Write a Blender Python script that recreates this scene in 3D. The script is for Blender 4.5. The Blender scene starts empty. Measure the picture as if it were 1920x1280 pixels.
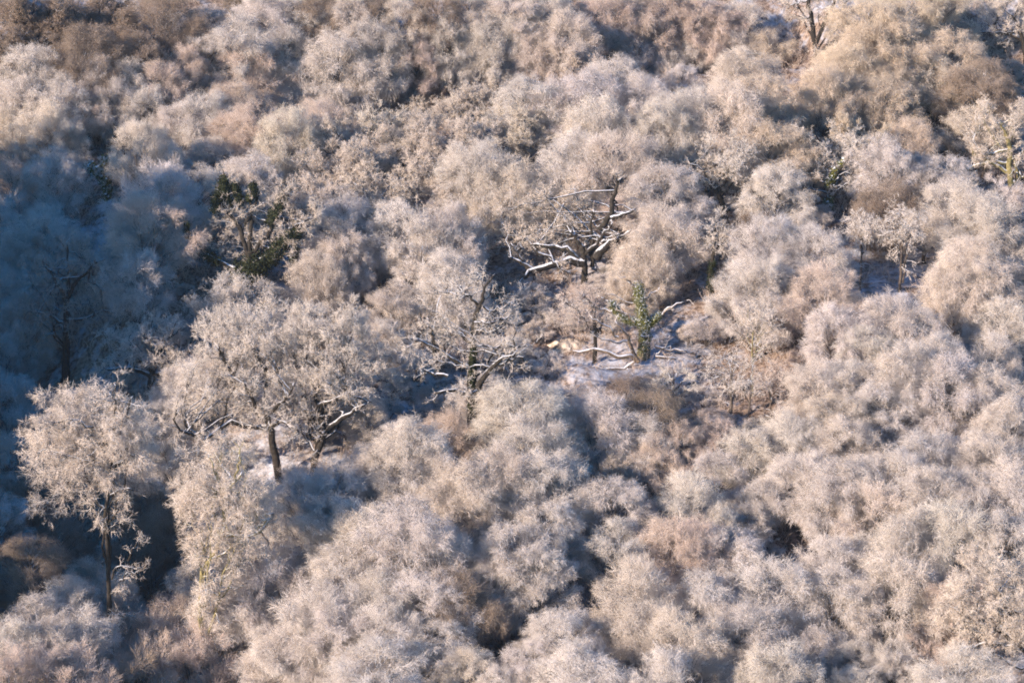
import bpy, math, random
import numpy as np
from mathutils import Vector, Matrix
R = math.radians
sc = bpy.context.scene
col = sc.collection
PI = math.pi

# ------------------------------------------------------------------ camera, sky, sun, exposure
PITCH = R(16.0); CAMZ = 57.35; HW = 37.5 / 208.05         # half width of the view per metre of depth
cam_d = bpy.data.cameras.new('camera'); cam = bpy.data.objects.new('camera', cam_d); col.objects.link(cam)
cam_d.sensor_width = 36; cam_d.lens = 18 / HW
cam_d.clip_start = 1; cam_d.clip_end = 3000
cam.location = (0, 0, CAMZ); cam.rotation_euler = (PI / 2 - PITCH, 0, 0)
cam_d.dof.use_dof = True; cam_d.dof.focus_distance = 200; cam_d.dof.aperture_fstop = 0.55
sc.camera = cam
SUN_EL = R(21.0); SUN_AZ = (-0.78, -0.62)
n_ = math.hypot(*SUN_AZ)
SUN = Vector((SUN_AZ[0] / n_ * math.cos(SUN_EL), SUN_AZ[1] / n_ * math.cos(SUN_EL), math.sin(SUN_EL)))
w = bpy.data.worlds.new('World'); sc.world = w; w.use_nodes = True
nt = w.node_tree; bg = nt.nodes['Background']; sky = nt.nodes.new('ShaderNodeTexSky')
sky.sky_type = 'NISHITA'; sky.sun_disc = False; sky.sun_elevation = SUN_EL
sky.sun_rotation = math.atan2(SUN.x, SUN.y); sky.altitude = 200; sky.dust_density = 0.5; sky.ozone_density = 4.0
hs = nt.nodes.new('ShaderNodeHueSaturation'); hs.inputs['Saturation'].default_value = 1.5
nt.links.new(sky.outputs[0], hs.inputs['Color']); nt.links.new(hs.outputs[0], bg.inputs[0]); bg.inputs[1].default_value = 0.12
sd = bpy.data.lights.new('sun', 'SUN'); sd.energy = 5.0; sd.angle = R(0.53); sd.color = (1.0, 0.83, 0.69)
so = bpy.data.objects.new('sun', sd); col.objects.link(so)
so.rotation_euler = (-SUN).to_track_quat('-Z', 'Y').to_euler()
sc.view_settings.view_transform = 'Standard'; sc.view_settings.look = 'None'
sc.view_settings.exposure = 1.14; sc.view_settings.gamma = 1
sc.cycles.use_denoising = True; sc.cycles.denoiser = 'OPENIMAGEDENOISE'; sc.cycles.denoising_prefilter = 'NONE'; sc.cycles.denoising_input_passes = 'RGB_ALBEDO_NORMAL'; sc.cycles.filter_width = 1.9
sc.cycles.max_bounces = 4; sc.cycles.diffuse_bounces = 3; sc.cycles.glossy_bounces = 1
sc.cycles.use_adaptive_sampling = False

# ------------------------------------------------------------------ the lie of the land
def sg(a): return 1 / (1 + np.exp(-a))
GULLY = [(-52, 232), (-42, 214), (-35, 198), (-28, 184), (-22.5, 173), (-20, 166), (-19, 158)]
def seg_dist(x, y, pts):
    best = np.full(np.shape(x), 1e9); 
    for (ax, ay), (bx, by) in zip(pts[:-1], pts[1:]):
        dx, dy = bx - ax, by - ay
        t = np.clip(((x - ax) * dx + (y - ay) * dy) / (dx * dx + dy * dy), 0, 1)
        best = np.minimum(best, np.hypot(x - ax - t * dx, y - ay - t * dy))
    return best
def ground(x, y):
    x = np.asarray(x, float); y = np.asarray(y, float)
    z = 0.2493 * (y - 200)
    z = z + 0.9 * np.sin(x * 0.11 + y * 0.05 + 1) + 0.7 * np.sin(x * 0.07 - y * 0.13) + 0.25 * np.sin(x * .41 + 2) * np.sin(y * .37)
    z = z - 8.5 * np.exp(-(seg_dist(x, y, GULLY) / 7.5) ** 2)
    for (cx, cy, lx, ly, dp) in ((-9, 243.5, 12, 3.2, 6.0), (17, 251.5, 7, 3.5, 9.0)):
        z = z - dp * np.exp(-(np.maximum(0, np.abs(x - cx) - lx) / 2.6) ** 2 - ((y - cy - .25 * (x - cx)) / ly) ** 2)
    # wooded spur off to the sunward side: its shadow fills the hollow
    ridge = (22.5 + 8 * np.exp(-((y - 181) / 11) ** 2) + 1.3 * np.sin(y * .5) + .9 * np.sin(y * 1.15 + 2)) * sg((y - 131) / 3.0) * sg((213 - y) / 5.0) * np.exp(-(np.maximum(0, np.abs(x + 68) - 6) / 8.0) ** 2)
    z = z + ridge
    # terrace edge high on the slope
    z = z + 1.8 * np.tanh((y - (243 + 0.22 * x)) / 3.0)
    # earth bank with an overhung lip in the clearing
    z = z + 1.5 * np.exp(-(((x - 4.6) / 2.6) ** 2 + ((y - 198.8) / 1.4) ** 2))
    far = np.clip((y - 300) / 400, 0, 1); z = z * (1 - far) + far * (25 + 60 * far)
    near = np.clip((140 - y) / 100, 0, 1); z = z * (1 - near) + near * (-14 - 6 * near)
    return z
cp, sp = math.cos(PITCH), math.sin(PITCH)
def ray(px, py):
    u = (px - 960) / 960 * HW; v = (640 - py) / 960 * HW
    return u, cp + v * sp, -sp + v * cp           # x, y, z of the line of sight
def at_y(px, py, Y):
    a, b, c = ray(px, py); t = Y / b
    return np.array([a * t, Y, CAMZ + c * t])
def hit(px, py, y0=150.0, y1=330.0):
    ys = np.arange(y0, y1, 0.25); a, b, c = ray(px, py); t = ys / b
    d = CAMZ + c * t - ground(a * t, ys)
    k = np.argmax(d < 0) if (d < 0).any() else len(ys) - 1
    return np.array([a * ys[k] / b, ys[k], float(ground(a * ys[k] / b, ys[k]))])
def solve(px, pt, wpx, asp):
    """where a tree of crown width wpx (seen) and height asp x width stands if its top shows at (px, pt)"""
    ys = np.arange(300.0, 150.0, -0.25); a, b, c = ray(px, pt); t = ys / b
    H = CAMZ + c * t - ground(a * t, ys); W = wpx / 1920 * 2 * HW * t
    ok = np.nonzero(H >= asp * W)[0]
    far = np.nonzero(H < 0)[0]
    k0 = far[-1] + 1 if len(far) and far[-1] < len(ys) - 1 else 0
    ok = ok[ok >= k0]
    k = ok[0] if len(ok) else len(ys) - 1
    return a * t[k], ys[k], W[k], max(H[k], 1.0)

# ------------------------------------------------------------------ materials
def mat(name):
    m = bpy.data.materials.new(name); m.use_nodes = True; n = m.node_tree.nodes; l = m.node_tree.links
    b = n['Principled BSDF']; b.inputs['Roughness'].default_value = 0.9; b.inputs['Specular IOR Level'].default_value = 0.15
    return m, n, l, b
def mixc(n, l, f, a, b, blend='MIX'):
    x = n.new('ShaderNodeMix'); x.data_type = 'RGBA'; x.blend_type = blend
    for s, v in ((0, f), (6, a), (7, b)):
        if hasattr(v, 'links') or hasattr(v, 'is_output'): l.new(v, x.inputs[s])
        elif s == 0: x.inputs[0].default_value = v
        else: x.inputs[s].default_value = (*v, 1)
    return x.outputs[2]
def noise(n, l, scale, detail=4, coord='Object', rough=0.6):
    tc = n.new('ShaderNodeTexCoord'); t = n.new('ShaderNodeTexNoise')
    t.inputs['Scale'].default_value = scale; t.inputs['Detail'].default_value = detail; t.inputs['Roughness'].default_value = rough
    l.new(tc.outputs[coord], t.inputs[0]); return t.outputs[0]
def ramp(n, l, f, a, b):
    r = n.new('ShaderNodeMapRange'); r.inputs[1].default_value = a; r.inputs[2].default_value = b; r.clamp = True
    l.new(f, r.inputs[0]); return r.outputs[0]
def math_(n, l, op, a, b):
    m = n.new('ShaderNodeMath'); m.operation = op; m.use_clamp = False
    for i, v in enumerate((a, b)):
        if isinstance(v, (int, float)): m.inputs[i].default_value = v
        else: l.new(v, m.inputs[i])
    return m.outputs[0]
def upness(n, l):
    g = n.new('ShaderNodeNewGeometry'); s = n.new('ShaderNodeSeparateXYZ'); l.new(g.outputs['Normal'], s.inputs[0]); return s.outputs[2]

def twig_mat(name, bare, frost, cover):
    m, n, l, b = mat(name)
    nz = noise(n, l, 0.9, 5); up = upness(n, l)
    f = math_(n, l, 'ADD', math_(n, l, 'MULTIPLY', up, 0.18), math_(n, l, 'ADD', math_(n, l, 'MULTIPLY', ramp(n, l, nz, 0.30, 0.66), 0.45), 0.28))
    f = math_(n, l, 'ADD', f, cover - 0.5)
    cl = n.new('ShaderNodeClamp'); l.new(f, cl.inputs[0])
    oi = n.new('ShaderNodeObjectInfo')
    c = mixc(n, l, cl.outputs[0], bare, frost)
    c = mixc(n, l, 1.0, c, oi.outputs['Color'], 'MULTIPLY')
    l.new(c, b.inputs['Base Color'])
    tr = n.new('ShaderNodeBsdfTranslucent'); l.new(c, tr.inputs[0])
    mx = n.new('ShaderNodeMixShader'); mx.inputs[0].default_value = 0.3
    l.new(b.outputs[0], mx.inputs[1]); l.new(tr.outputs[0], mx.inputs[2]); l.new(mx.outputs[0], n['Material Output'].inputs[0])
    return m
M_TWIG = twig_mat('frosted_birch_twigs', (0.46, 0.37, 0.28), (0.94, 0.875, 0.83), 0.64)
M_OTWIG = twig_mat('frosted_oak_twigs', (0.40, 0.32, 0.24), (0.94, 0.87, 0.81), 0.62)

def bark_mat(name, dark, light, snow_lo, snow_hi, snow=(0.82, 0.82, 0.84)):
    m, n, l, b = mat(name)
    c = mixc(n, l, ramp(n, l, noise(n, l, 5, 6), 0.35, 0.7), dark, light)
    up = math_(n, l, 'ADD', upness(n, l), math_(n, l, 'MULTIPLY', math_(n, l, 'SUBTRACT', noise(n, l, 2.2, 5), 0.5), 0.9))
    c = mixc(n, l, ramp(n, l, up, snow_lo, snow_hi), c, snow)
    l.new(c, b.inputs['Base Color'])
    bp = n.new('ShaderNodeBump'); bp.inputs['Strength'].default_value = 0.6; bp.inputs['Distance'].default_value = 0.05
    l.new(noise(n, l, 9, 6), bp.inputs['Height']); l.new(bp.outputs[0], b.inputs['Normal'])
    return m
M_BARK = bark_mat('oak_bark_with_snow', (0.016, 0.014, 0.012), (0.055, 0.045, 0.035), 0.60, 0.78, (0.72, 0.72, 0.74))
M_BIRCH = bark_mat('birch_bark_with_frost', (0.05, 0.04, 0.033), (0.17, 0.135, 0.11), 0.5, 0.85)
M_GREENBARK = bark_mat('mossy_bark', (0.12, 0.10, 0.045), (0.32, 0.27, 0.13), 0.42, 0.7)
M_DEAD = bark_mat('bleached_limb_with_snow', (0.08, 0.06, 0.045), (0.30, 0.22, 0.15), 0.45, 0.65, (0.74, 0.74, 0.76))

M_LIMB = bark_mat('pale_brown_bark_with_snow', (0.035, 0.028, 0.02), (0.17, 0.13, 0.09), 0.62, 0.8, (0.72, 0.72, 0.74))
m_, n, l, b = mat('ivy_leaves'); M_IVY = m_
c = mixc(n, l, ramp(n, l, noise(n, l, 6, 4), 0.35, 0.65), (0.045, 0.052, 0.014), (0.20, 0.19, 0.045))
up = math_(n, l, 'ADD', upness(n, l), math_(n, l, 'MULTIPLY', noise(n, l, 3.0, 4), 1.1))
c = mixc(n, l, ramp(n, l, up, 1.15, 1.35), c, (0.8, 0.82, 0.85)); l.new(c, b.inputs['Base Color']); b.inputs['Roughness'].default_value = 0.5
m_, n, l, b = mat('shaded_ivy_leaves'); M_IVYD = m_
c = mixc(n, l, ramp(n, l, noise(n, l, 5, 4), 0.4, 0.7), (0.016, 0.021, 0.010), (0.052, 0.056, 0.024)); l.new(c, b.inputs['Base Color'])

m_, n, l, b = mat('snowy_woodland_floor'); M_GROUND = m_
gn = noise(n, l, 0.6, 10, 'Object', 0.75); g2 = noise(n, l, 0.07, 4)
litter = mixc(n, l, ramp(n, l, noise(n, l, 3.0, 8), 0.4, 0.65), (0.10, 0.065, 0.045), (0.38, 0.28, 0.21))
f = math_(n, l, 'ADD', math_(n, l, 'MULTIPLY', gn, 1.2), math_(n, l, 'MULTIPLY', math_(n, l, 'SUBTRACT', g2, 0.5), 0.8))
c = mixc(n, l, ramp(n, l, f, 0.56, 0.80), litter, (0.54, 0.55, 0.60)); l.new(c, b.inputs['Base Color'])
bp = n.new('ShaderNodeBump'); bp.inputs['Strength'].default_value = 0.9; bp.inputs['Distance'].default_value = 0.25
l.new(gn, bp.inputs['Height']); l.new(bp.outputs[0], b.inputs['Normal'])
m_, n, l, b = mat('bare_earth_bank'); M_EARTH = m_
c = mixc(n, l, ramp(n, l, noise(n, l, 1.8, 8), 0.42, 0.62), (0.22, 0.16, 0.11), (0.62, 0.52, 0.42)); l.new(c, b.inputs['Base Color'])
bp = n.new('ShaderNodeBump'); bp.inputs['Strength'].default_value = 1; bp.inputs['Distance'].default_value = 0.3
l.new(noise(n, l, 2.5, 8), bp.inputs['Height']); l.new(bp.outputs[0], b.inputs['Normal'])

# ------------------------------------------------------------------ mesh helpers
def mesh_from(name, V, F4, F3, material):
    me = bpy.data.meshes.new(name)
    V = np.ascontiguousarray(V, np.float32); nq, n3 = len(F4), len(F3)
    me.vertices.add(len(V)); me.vertices.foreach_set('co', V.ravel())
    loops = np.concatenate([np.asarray(F4, np.int32).ravel(), np.asarray(F3, np.int32).ravel()])
    me.loops.add(len(loops)); me.loops.foreach_set('vertex_index', loops)
    me.polygons.add(nq + n3)
    st = np.concatenate([np.arange(nq) * 4, nq * 4 + np.arange(n3) * 3]).astype(np.int32)
    me.polygons.foreach_set('loop_start', st)
    me.polygons.foreach_set('use_smooth', np.ones(nq + n3, bool))
    me.update(calc_edges=True); me.materials.append(material)
    return me
def tubes(P, Rr, s=3, tip=True):
    """P n,k,3 centre lines, Rr n,k radii -> verts, quads, tris; tip closes each to a point"""
    n, k, _ = P.shape
    if n == 0: return np.zeros((0, 3)), np.zeros((0, 4), int), np.zeros((0, 3), int)
    T = np.empty_like(P); T[:, 1:-1] = P[:, 2:] - P[:, :-2]; T[:, 0] = P[:, 1] - P[:, 0]; T[:, -1] = P[:, -1] - P[:, -2]
    T /= np.linalg.norm(T, axis=2, keepdims=True) + 1e-9
    ref = np.where(np.abs((P[:, -1] - P[:, 0])[:, 2:3]) > 0.8 * np.linalg.norm(P[:, -1] - P[:, 0], axis=1, keepdims=True), [[1., 0, 0]], [[0, 0, 1.]])[:, None]
    A = np.cross(T, ref); A /= np.linalg.norm(A, axis=2, keepdims=True) + 1e-9
    B = np.cross(T, A)
    kr = k - 1 if tip else k
    an = np.arange(s) / s * 2 * PI
    ring = P[:, :kr, None] + Rr[:, :kr, None, None] * (np.cos(an)[None, None, :, None] * A[:, :kr, None] + np.sin(an)[None, None, :, None] * B[:, :kr, None])
    nv = kr * s + (1 if tip else 0)
    V = np.empty((n, nv, 3)); V[:, :kr * s] = ring.reshape(n, kr * s, 3)
    if tip: V[:, -1] = P[:, -1]
    q = []
    for i in range(kr - 1):
        for j in range(s):
            j2 = (j + 1) % s; q.append((i * s + j, i * s + j2, (i + 1) * s + j2, (i + 1) * s + j))
    t3 = [((kr - 1) * s + j, (kr - 1) * s + (j + 1) % s, kr * s) for j in range(s)] if tip else []
    off = (np.arange(n) * nv)[:, None, None]
    F4 = (np.array(q, int).reshape(1, -1, 4) + off).reshape(-1, 4) if q else np.zeros((0, 4), int)
    F3 = (np.array(t3, int).reshape(1, -1, 3) + off).reshape(-1, 3) if t3 else np.zeros((0, 3), int)
    return V.reshape(-1, 3), F4, F3
def join(parts):
    Vs, Qs, Ts, o = [], [], [], 0
    for V, Q, T in parts:
        Vs.append(V); Qs.append(Q + o); Ts.append(T + o); o += len(V)
    return np.concatenate(Vs), np.concatenate(Qs), np.concatenate(Ts)
def unit(v): return v / (np.linalg.norm(v, axis=-1, keepdims=True) + 1e-9)
def sample_on(P, Rr, idx, t):
    k = P.shape[1]; f = t * (k - 1); i = np.minimum(f.astype(int), k - 2); g = (f - i)[:, None]
    a, b = P[idx, i], P[idx, i + 1]
    return a * (1 - g) + b * g, unit(b - a), Rr[idx, i] * (1 - g[:, 0]) + Rr[idx, i + 1] * g[:, 0]
def grow(rng, P, Rr, count, L, ang=45, tmin=0.25, up=0.0, wig=0.25, k=3, r=None, rmax=0.7, out=0.0, centre=None, taper=0.35, shorten=0.4, weight=None):
    """children on the lines P: returns lines and radii. count = total; up < 0 droops"""
    if weight is None: weight = np.linalg.norm(P[:, -1] - P[:, 0], axis=1) + .05
    idx = rng.choice(len(P), count, p=weight / weight.sum())
    t = tmin + (1 - tmin) * rng.random(count) ** 0.8
    p0, T, pr = sample_on(P, Rr, idx, t)
    N = unit(np.cross(T, rng.normal(size=(count, 3))))
    a = np.radians(rng.normal(ang, ang * 0.3, count))[:, None]
    d = np.cos(a) * T + np.sin(a) * N
    if out and centre is not None: d = unit(d + out * unit(p0 - centre))
    ln = L * (1 - shorten * t) * rng.uniform(0.6, 1.3, count)
    pts = [p0]; q = p0
    for i in range(k - 1):
        d = unit(d + wig * rng.normal(size=(count, 3)) + np.array([0, 0, up]))
        q = q + d * (ln / (k - 1))[:, None]; pts.append(q)
    r0 = np.minimum(pr * rmax, r if r is not None else 1e9)
    rr = r0[:, None] * np.linspace(1, taper, k)[None]
    return np.stack(pts, 1), rr
def bezier(a, b, c, k):
    t = np.linspace(0, 1, k)[None, :, None]
    return (1 - t) ** 2 * a[:, None] + 2 * t * (1 - t) * b[:, None] + t ** 2 * c[:, None]
def link(name, data, parent=None):
    o = bpy.data.objects.new(name, data); col.objects.link(o)
    if parent is not None: o.parent = parent
    return o
def tag(o, label=None, cat=None, group=None, kind=None):
    if label: o['label'] = label
    if cat: o['category'] = cat
    if group: o['group'] = group
    if kind: o['kind'] = kind

# ------------------------------------------------------------------ generic trees (unit: crown width W, height H, built once, placed many times)
def crown_targets(rng, n, rx, ry, z0, z1, lump):
    """points on a lumpy dome between heights z0 and z1"""
    u = rng.uniform(-0.55, 1, n); ph = rng.uniform(0, 2 * PI, n); zc = z0 + (z1 - z0) * 0.36
    rr = np.sqrt(np.clip(1 - u * u, 0, 1))
    L = 1 + lump * np.sin(3 * ph + rng.uniform(0, 6)) * rr + lump * rng.normal(size=n) * .5
    return np.stack([rx * rr * np.cos(ph) * L, ry * rr * np.sin(ph) * L, zc + np.where(u > 0, (z1 - zc), (zc - z0)) * u * (0.9 + 0.1 * L)], 1)
def build_birch(seed, W=6.0, H=7.4, stems=1, droop=-0.16, n1=72, n2=1000, n3=6500, n4=20000, rt=0.0060, tl=0.72, cone=0.0, base=0.14, lump=0.12):
    rng = np.random.default_rng(seed)
    big, small = [], []
    k = 9
    SP, SR = [], []
    for s in range(stems):
        a = rng.uniform(0, 2 * PI); sprd = 0.0 if stems == 1 else rng.uniform(0.1, 0.28) * W
        zz = np.linspace(0, H * (0.92 if stems == 1 else rng.uniform(0.6, 0.85)), k)
        x = sprd * (zz / H) ** 1.1 * math.cos(a) + np.cumsum(rng.normal(0, 0.045, k)) - 0; y = sprd * (zz / H) ** 1.1 * math.sin(a) + np.cumsum(rng.normal(0, 0.045, k))
        SP.append(np.stack([x, y, zz - (0.3 * (zz == 0))], 1)); r0 = 0.11 if stems == 1 else 0.065
        SR.append(r0 * np.linspace(1, 0.12, k))
    SP = np.array(SP); SR = np.array(SR)
    big.append(tubes(SP, SR, 7))
    tg = crown_targets(rng, n1, W / 2 * .93, W / 2 * .93, H * base, H, lump)
    if cone: tg[:, :2] *= (1 - cone * np.clip((tg[:, 2:3] - H * .2) / (H * .8), 0, 1)) 
    rad = np.hypot(tg[:, 0], tg[:, 1])
    zs = np.clip(tg[:, 2] - rad * rng.uniform(0.45, 1.1, n1) - 0.3, H * 0.06, H * 0.86)
    si = rng.integers(0, stems, n1)
    tpar = np.clip(zs / SP[si, -1, 2], 0.05, 0.97)
    p0, T, pr = sample_on(SP, SR, si, tpar)
    ctl = p0 * 0.45 + tg * 0.55; ctl[:, 2] += rad * 0.22 + .1
    L1 = bezier(p0, ctl, tg, 8) ; L1[:, 1:] += rng.normal(0, 0.05, L1[:, 1:].shape)
    R1 = np.minimum(pr * .7, 0.05)[:, None] * np.linspace(1, 0.25, 8)[None]
    big.append(tubes(L1, R1, 5))
    c0 = np.array([0, 0, H * 0.42])
    L2, R2 = grow(rng, L1, R1, n2, 0.15 * W, 38, 0.3, 0.0, 0.14, 4, 0.018, out=0.25, centre=c0)
    L3, R3 = grow(rng, L2, R2, n3, 0.085 * W, 38, 0.15, -0.08, 0.16, 3, 0.010, out=0.2, centre=c0)
    big.append(tubes(L2[:n2 // 2], R2[:n2 // 2], 3))
    small.append(tubes(L2[n2 // 2:], R2[n2 // 2:], 3)); small.append(tubes(L3, R3, 3))
    L4, R4 = grow(rng, np.concatenate([L3, L2[:, [0, 1, 3]]]), np.concatenate([R3, R2[:, [0, 1, 3]]]), n4, tl, 38, 0.2, droop, 0.11, 4, rt, rmax=3, out=0.25, centre=c0, taper=0.6, shorten=0.3)
    R4[:] = rt * np.linspace(1, .55, 4)[None] * rng.uniform(.7, 1.3, (len(R4), 1))
    small.append(tubes(L4, R4, 3))
    return join(big), join(small)
def build_oak(seed, W=10, H=7.5, n1=16, n2=230, n3=1800, n4=26000, rt=0.0095, tl=0.42, r0=0.28):
    rng = np.random.default_rng(seed); k = 8
    zz = np.linspace(-0.3, H * 0.55, k)
    SP = np.stack([np.cumsum(rng.normal(0, 0.1, k)), np.cumsum(rng.normal(0, 0.1, k)), zz], 1)[None]; SR = (r0 * np.linspace(1, .45, k))[None]
    tg = crown_targets(rng, n1, W / 2 * .9, W / 2 * .9, H * .3, H * .96, 0.2)
    tpar = rng.uniform(0.35, 1, n1); p0, T, pr = sample_on(SP, SR, np.zeros(n1, int), tpar)
    ctl = p0 * .5 + tg * .5 + rng.normal(0, .5, (n1, 3)); 
    L1 = bezier(p0, ctl, tg, 10); L1[:, 1:] += rng.normal(0, 0.16, L1[:, 1:].shape)
    R1 = np.minimum(pr * .6, .15)[:, None] * np.linspace(1, .22, 10)[None]
    c0 = np.array([0, 0, H * .3])
    L2, R2 = grow(rng, L1, R1, n2, .24 * W, 50, .2, .06, .42, 6, .055, out=.3, centre=c0)
    L3, R3 = grow(rng, L2, R2, n3, .1 * W, 48, .15, .05, .45, 4, .022, out=.2, centre=c0)
    L4, R4 = grow(rng, L3, R3, n4, tl, 48, .1, .03, .4, 3, rt, rmax=3, taper=.6)
    R4[:] = rt * np.linspace(1, .6, 3)[None] * rng.uniform(.7, 1.3, (len(R4), 1))
    return join([tubes(SP, SR, 8), tubes(L1, R1, 6), tubes(L2, R2, 4)]), join([tubes(L3, R3, 3), tubes(L4, R4, 3)])
KINDS = {}
def kind(code, specs):
    KINDS[code] = []
    for (fn, kw, W, H, mb, mt) in specs:
        bg_, sm = fn(**kw)
        KINDS[code].append((mesh_from('trunk', *bg_, mb), mesh_from('crown', *sm, mt), W, H))
kind('b', [(build_birch, dict(seed=s, W=6, H=h, stems=st, droop=dr, lump=lu, base=ba, n4=n4, n1=n1), 6, h, M_BIRCH, M_TWIG) for s, h, st, dr, lu, ba, n4, n1 in
           ((1, 7.2, 1, -.34, .06, .16, 26000, 84), (2, 6.6, 3, -.22, .09, .24, 25000, 76), (3, 7.8, 1, -.4, .12, .22, 24000, 72), (4, 6.2, 4, -.22, .07, .14, 26000, 84), (5, 7.0, 2, -.32, .18, .26, 20000, 56),
            (6, 7.4, 1, -.45, .1, .2, 25000, 80), (7, 6.0, 3, -.12, .16, .28, 16000, 52), (8, 6.8, 2, -.28, .06, .14, 27000, 88), (9, 7.6, 1, -.3, .2, .3, 17000, 50), (10, 6.9, 5, -.16, .14, .3, 19000, 66))])
kind('c', [(build_birch, dict(seed=s, W=4, H=7.4, cone=.75, droop=-.08, n4=14000, n2=300, n3=1800, tl=.45), 4, 7.4, M_BIRCH, M_TWIG) for s in (21, 22)])
kind('m', [(build_birch, dict(seed=s, W=5, H=6.0, stems=9, droop=.12, n4=14000, n2=340, n3=2000, tl=.6, base=.3, n1=44, rt=.006), 5, 6.0, M_BIRCH, M_TWIG) for s in (31, 32)])
kind('o', [(build_oak, dict(seed=s, W=9, H=h), 9, h, M_BARK, M_OTWIG) for s, h in ((41, 7.2), (42, 6.6), (43, 7.6), (44, 7.0))])
kind('s', [(build_birch, dict(seed=s, W=3, H=5.5, droop=.02, n1=22, n2=150, n3=700, n4=2600, tl=.4, rt=.008, base=.35), 3, 5.5, M_BIRCH, M_TWIG) for s in (51, 52)])

TINT = {'w': (1.0, .985, .965), 'l': (1.0, .99, 1.0), 'r': (.95, .86, .80), 'g': (.99, .95, .90), 'd': (.50, .43, .37), 'y': (.97, .89, .77), 'k': (.70, .68, .67)}  # d: low frost, also painted shade on gully trees; k: greyed toward shade
LOOK = {'y': 'golden tinted frosted', 'w': 'pale frosted', 'l': 'white frosted', 'r': 'reddish brown frosted', 'g': 'straw coloured frosted', 'd': 'dark brown bare or shade-tinted'}
SHAPE = {'b': ('round-crowned birch', 'birch_tree', 'birch', 'frosted birch trees on the slope'),
         'c': ('pointed young tree', 'conical_tree', 'conical tree', 'narrow pointed trees on the slope'),
         'm': ('many-stemmed bush', 'tall_bush', 'bush', 'many-stemmed bushes on the slope'),
         'o': ('spreading oak', 'oak_tree', 'oak', 'frosted oak trees on the slope'),
         's': ('thin sparse sapling', 'sapling', 'sapling', 'thin saplings on the slope')}
placed = []   # (px, py, code, tint, object, wpx)
spots = []    # world x, y, radius of everything that stands
prng = random.Random(5)
def put(code, tint, x, y, W, H, px, py, wpx):
    tr, cr, vw, vh = prng.choice(KINDS[code])
    name = SHAPE[code][1]
    root = link(name, None); root.empty_display_size = .5
    root.location = (x, y, float(ground(x, y)) - 0.05)
    root.rotation_euler = (0, 0, prng.uniform(0, 2 * PI))
    s = W / vw; e = prng.uniform(.86, 1.16); root.scale = (s * e, s / e, H / vh)
    root.rotation_euler.x = R(prng.gauss(0, 3.2)); root.rotation_euler.y = R(prng.gauss(0, 3.2))
    a = link('trunk', tr, root); c = link('crown', cr, root)
    t = TINT[tint]; k = prng.uniform(.94, 1.03)
    c.color = (min(1, t[0] * k), min(1, t[1] * k * prng.uniform(.99, 1.01)), min(1, t[2] * k * prng.uniform(.98, 1.02)), 1)
    spots.append((x, y, W / 2)); placed.append((px, py, code, tint, root, wpx))
    return root
ASP = {'b': 1.12, 'c': 1.6, 'm': 1.1, 'o': .75, 's': 1.7}
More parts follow.
